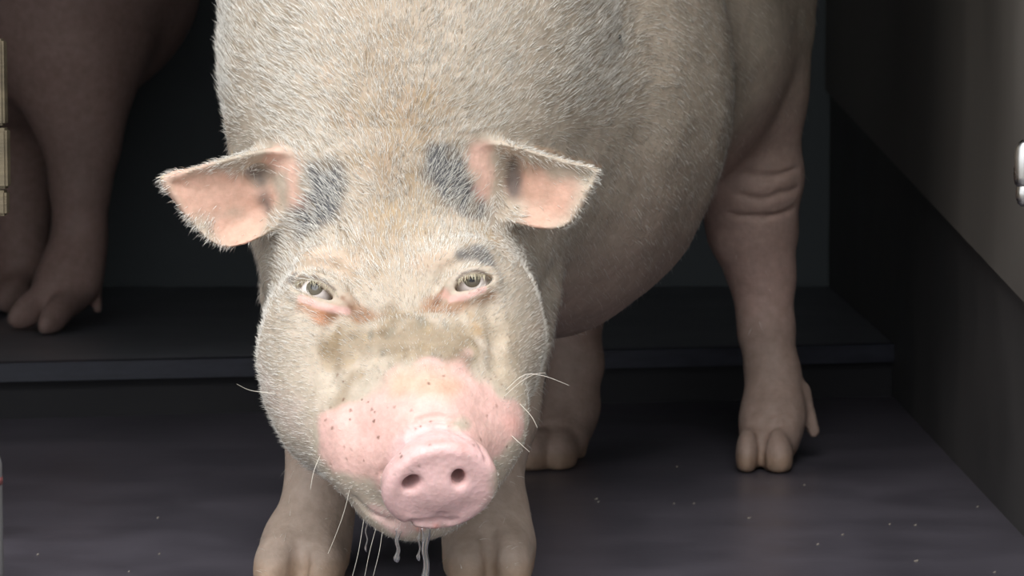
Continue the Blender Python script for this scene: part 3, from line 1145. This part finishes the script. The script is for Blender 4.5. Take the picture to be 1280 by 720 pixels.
# far pair of legs, outside the frame
for dx in (-1.28,):
    A2.append(RC((dx, 4.85, 0.5), (dx, 4.82, DECK + 0.03), 0.09, 0.045, 0.05))
    A2.append(RC((dx, 5.08, 0.5), (dx, 5.10, DECK + 0.03), 0.09, 0.045, 0.05))
V2, Q2 = S2.mesh(np.arange(-1.46, -0.45, 0.006), np.arange(4.45, 5.32, 0.006), np.arange(DECK - 0.02, 1.10, 0.006))
N2, _ = vnormals(V2, Q2)
V2 = V2 + N2 * (n1(V2) * 0.002)[:, None]
me2 = make_mesh('pig', V2, Q2, M_skin)
C2 = np.tile(lin(166, 138, 130), (len(V2), 1)) * (1 + 0.06 * W5(V2))[:, None]
set_color(me2, 'skin', C2)
set_color(me2, 'wet', np.zeros((len(V2), 3)))
link('pig', me2, label='dusky pig in the dark at left, only its hams and legs in view', category='pig')

# ------------------------------------------------------------------ small things
# fly on the flank
fp = hit(773, 48); fr = BV.ray_cast(Vector(CO), Vector(unit(ray(773, 48))))
fnrm = unit(np.array(fr[1]))
if fnrm @ ray(773, 48) > 0:
    fnrm = -fnrm
M_fly = plain('fly_body', lin(30, 28, 28), 0.35)
M_wing = plain('fly_wing', lin(90, 88, 86), 0.3)
zu = unit(np.array([0.15, 0, 1]) - fnrm * (np.array([0.15, 0, 1]) @ fnrm)); xr = np.cross(zu, fnrm)
def fl(a, b, c):
    return fp + xr * a + zu * b + fnrm * c
v, f = tube([fl(0, -0.0045, 0.0016), fl(0, -0.0035, 0.0019), fl(0, -0.0012, 0.0022), fl(0, 0.0002, 0.0018), fl(0, 0.0016, 0.0022), fl(0, 0.0026, 0.0019), fl(0, 0.0029, 0.0018), fl(0, 0.0036, 0.0018), fl(0, 0.0042, 0.0017)],
            [0.0004, 0.0013, 0.0018, 0.0013, 0.0018, 0.0012, 0.0008, 0.0013, 0.0005], 10)
fly = poly_obj('fly', v, f, M_fly, None, label='tiny dark fly sitting on the flank of the pale pig', category='fly')
for sg in (-1, 1):
    w_ = [fl(0, 0.001, 0.0036), fl(sg * 0.0022, -0.002, 0.0034), fl(sg * 0.0024, -0.0045, 0.003), fl(sg * 0.001, -0.0055, 0.003), fl(sg * 0.0002, -0.003, 0.0034)]
    lo_ = [q - fnrm * 0.0002 for q in w_]
    poly_obj('wing', w_ + lo_, [(0, 1, 2, 3, 4), (9, 8, 7, 6, 5)] + [(i, (i + 1) % 5, 5 + (i + 1) % 5, 5 + i) for i in range(5)], M_wing, fly, smooth=False)
    for q in (-0.0005, 0.0006, 0.0018):
        v, f = tube([fl(sg * 0.0012, q, 0.0014), fl(sg * 0.0024, q * 1.4, 0.0016), fl(sg * 0.0034, q * 2.0, 0.0)], [0.0002, 0.00016, 0.0001], 5)
        poly_obj('leg', v, f, M_fly, fly)

# wooden hurdle whose board ends reach into the left edge
M_wood = plain_mat('weathered_wood', lin(92, 82, 64), lin(122, 110, 88), 9, (0.6, 0.8), 0.4, 60, stretch=(1, 1, 9))
def bevel_box(name, lo, hi, mat, parent, bev=0.003, **props):
    import bmesh
    bm = bmesh.new()
    v, f = box_verts(lo, hi)
    vs = [bm.verts.new(q) for q in v]
    for q in f:
        bm.faces.new([vs[i] for i in q])
    bmesh.ops.bevel(bm, geom=bm.edges[:], offset=bev, segments=2, affect='EDGES')
    m = bpy.data.meshes.new(name); bm.to_mesh(m); bm.free()
    m.materials.append(mat)
    return link(name, m, parent, **props)


HY = 2.95
hx = lambda px: P(px, 100, HY)[0]
hz = lambda py: P(0, py, HY)[2]
hurdle = bpy.data.objects.new('wooden_hurdle', None)
hurdle.location = (hx(-70), HY + 0.03, 0)
COL.objects.link(hurdle)
hurdle['label'] = 'pale weathered wooden boards stacked at the left edge of the view'
hurdle['category'] = 'hurdle'
bpy.context.view_layer.update()
for (y0, y1, xe) in ((48, 157, 4.5), (160, 236, 6.8), (238, 270, 5.0)):
    bevel_box('board', (LEFT + 0.01, HY, hz(y1)), (hx(xe), HY + 0.025, hz(y0)), M_wood, hurdle)
for pxx in (-90, -900):
    bevel_box('post', (hx(pxx), HY + 0.0255, 0.0), (hx(pxx + 40), HY + 0.065, hz(30)), M_wood, hurdle)

# pale post low at the left edge
M_paint = plain_mat('chalky_paint', lin(104, 102, 104), lin(126, 124, 124), 12, (0.4, 0.6), 0.2, 80)
PY = 2.72
pz = P(0, 566, PY)[2]
px0 = P(2.6, 600, PY)[0]
pp = [np.array([px0 - 0.02, PY, z]) for z in (0.0, 0.02, pz * 0.5, pz - 0.012, pz - 0.004, pz)]
v, f = tube(pp, [0.0205, 0.02, 0.02, 0.02, 0.018, 0.013], 24)
post = poly_obj('marker_post', v, f, M_paint, None, label='low white-grey round post cut off by the lower left edge', category='post')
v, f = tube([np.array([px0 - 0.02, PY, z]) for z in (pz - 0.034, pz - 0.026)], [0.0206, 0.0206], 24)
M_band = plain_mat('dull_red_band', lin(120, 70, 70), lin(140, 86, 84), 20, (0.5, 0.6), 0.1)
poly_obj('band', v, f, M_band, post)

# chrome latch on the right wall
M_chrome = plain_mat('worn_chrome', lin(186, 184, 182), lin(226, 224, 222), 20, (0.15, 0.35), 0.1, 120, metal=1.0)
QY = 2.90
lc = P(1280, 217, QY)
lx = lc[0]
def lz(py):
    return P(1280, py, QY)[2]
wx = rw_x(QY)
latch = bpy.data.objects.new('wall_latch', None); latch.location = (wx, QY, lz(217)); COL.objects.link(latch)
latch['label'] = 'shiny chrome latch on the grey wall at the right edge'
latch['category'] = 'latch'
bpy.context.view_layer.update()
v, f = tube([(lx, QY, lz(y)) for y in (175, 179, 186, 200, 222, 230, 233)], [0.003, 0.0075, 0.0105, 0.0118, 0.0118, 0.0105, 0.008], 20)
poly_obj('handle', v, f, M_chrome, latch)
v, f = tube([(lx, QY, lz(y)) for y in (230, 234, 240, 247, 254, 258)], [0.006, 0.008, 0.0092, 0.0092, 0.007, 0.003], 20)
poly_obj('knob', v, f, M_chrome, latch)
v, f = tube([(lx, QY, lz(205)), (wx + 0.001, QY, lz(205))], [0.006, 0.006], 14)
poly_obj('stem', v, f, M_chrome, latch)
bevel_box('plate', (wx - 0.004, QY - 0.02, lz(245)), (wx + 0.004, QY + 0.02, lz(170)), M_chrome, latch, 0.0015)

# flakes of chaff on the floor
M_chaff = plain('chaff', lin(138, 130, 122), 0.7)
spots = [(1166, 496, 7), (1150, 516, 3), (846, 584, 3), (745, 624, 5), (748, 628, 3), (842, 630, 3), (867, 630, 3), (936, 648, 5), (1022, 681, 4), (1053, 669, 4),
         (1112, 656, 3), (1144, 657, 4), (1145, 702, 6), (1222, 634, 3), (1005, 607, 3), (1243, 716, 4),
         (197, 648, 3), (47, 694, 3), (199, 693, 3), (161, 715, 3)]
for (x, y, sz) in spots:
    d = ray(x, y); t = -CAM_Z / d[2]
    c = CO + d * t
    hw = px_m(sz, c[1]) * 0.5
    a = rng.uniform(-0.5, 0.5)
    ca, sa_ = math.cos(a), math.sin(a)
    lo_, up_ = [], []
    for (u, v_) in ((-1, -0.3), (-0.3, -0.55), (0.8, -0.35), (1, 0.2), (0.2, 0.5), (-0.8, 0.35)):
        qx, qy = u * hw, v_ * hw * 2.2
        w2 = np.array([qx * ca - qy * sa_, qx * sa_ + qy * ca, 0]) + c
        lo_.append(w2 + [0, 0, 0.0003]); up_.append(w2 + [0, 0, 0.0014 + 0.0008 * u])
    poly_obj('chaff_flake', lo_ + up_, [tuple(range(5, -1, -1)), tuple(range(6, 12))] + [(i, (i + 1) % 6, 6 + (i + 1) % 6, 6 + i) for i in range(6)], M_chaff, None, smooth=False,
             label='largest pale flake of chaff on the dark floor by the right wall' if sz == 7 else ('tiny pale flake of chaff on the floor left of the pale pig' if x < 300 else 'tiny pale flake of chaff on the floor right of the pale pig'), category='chaff', group='flakes of chaff on the floor')
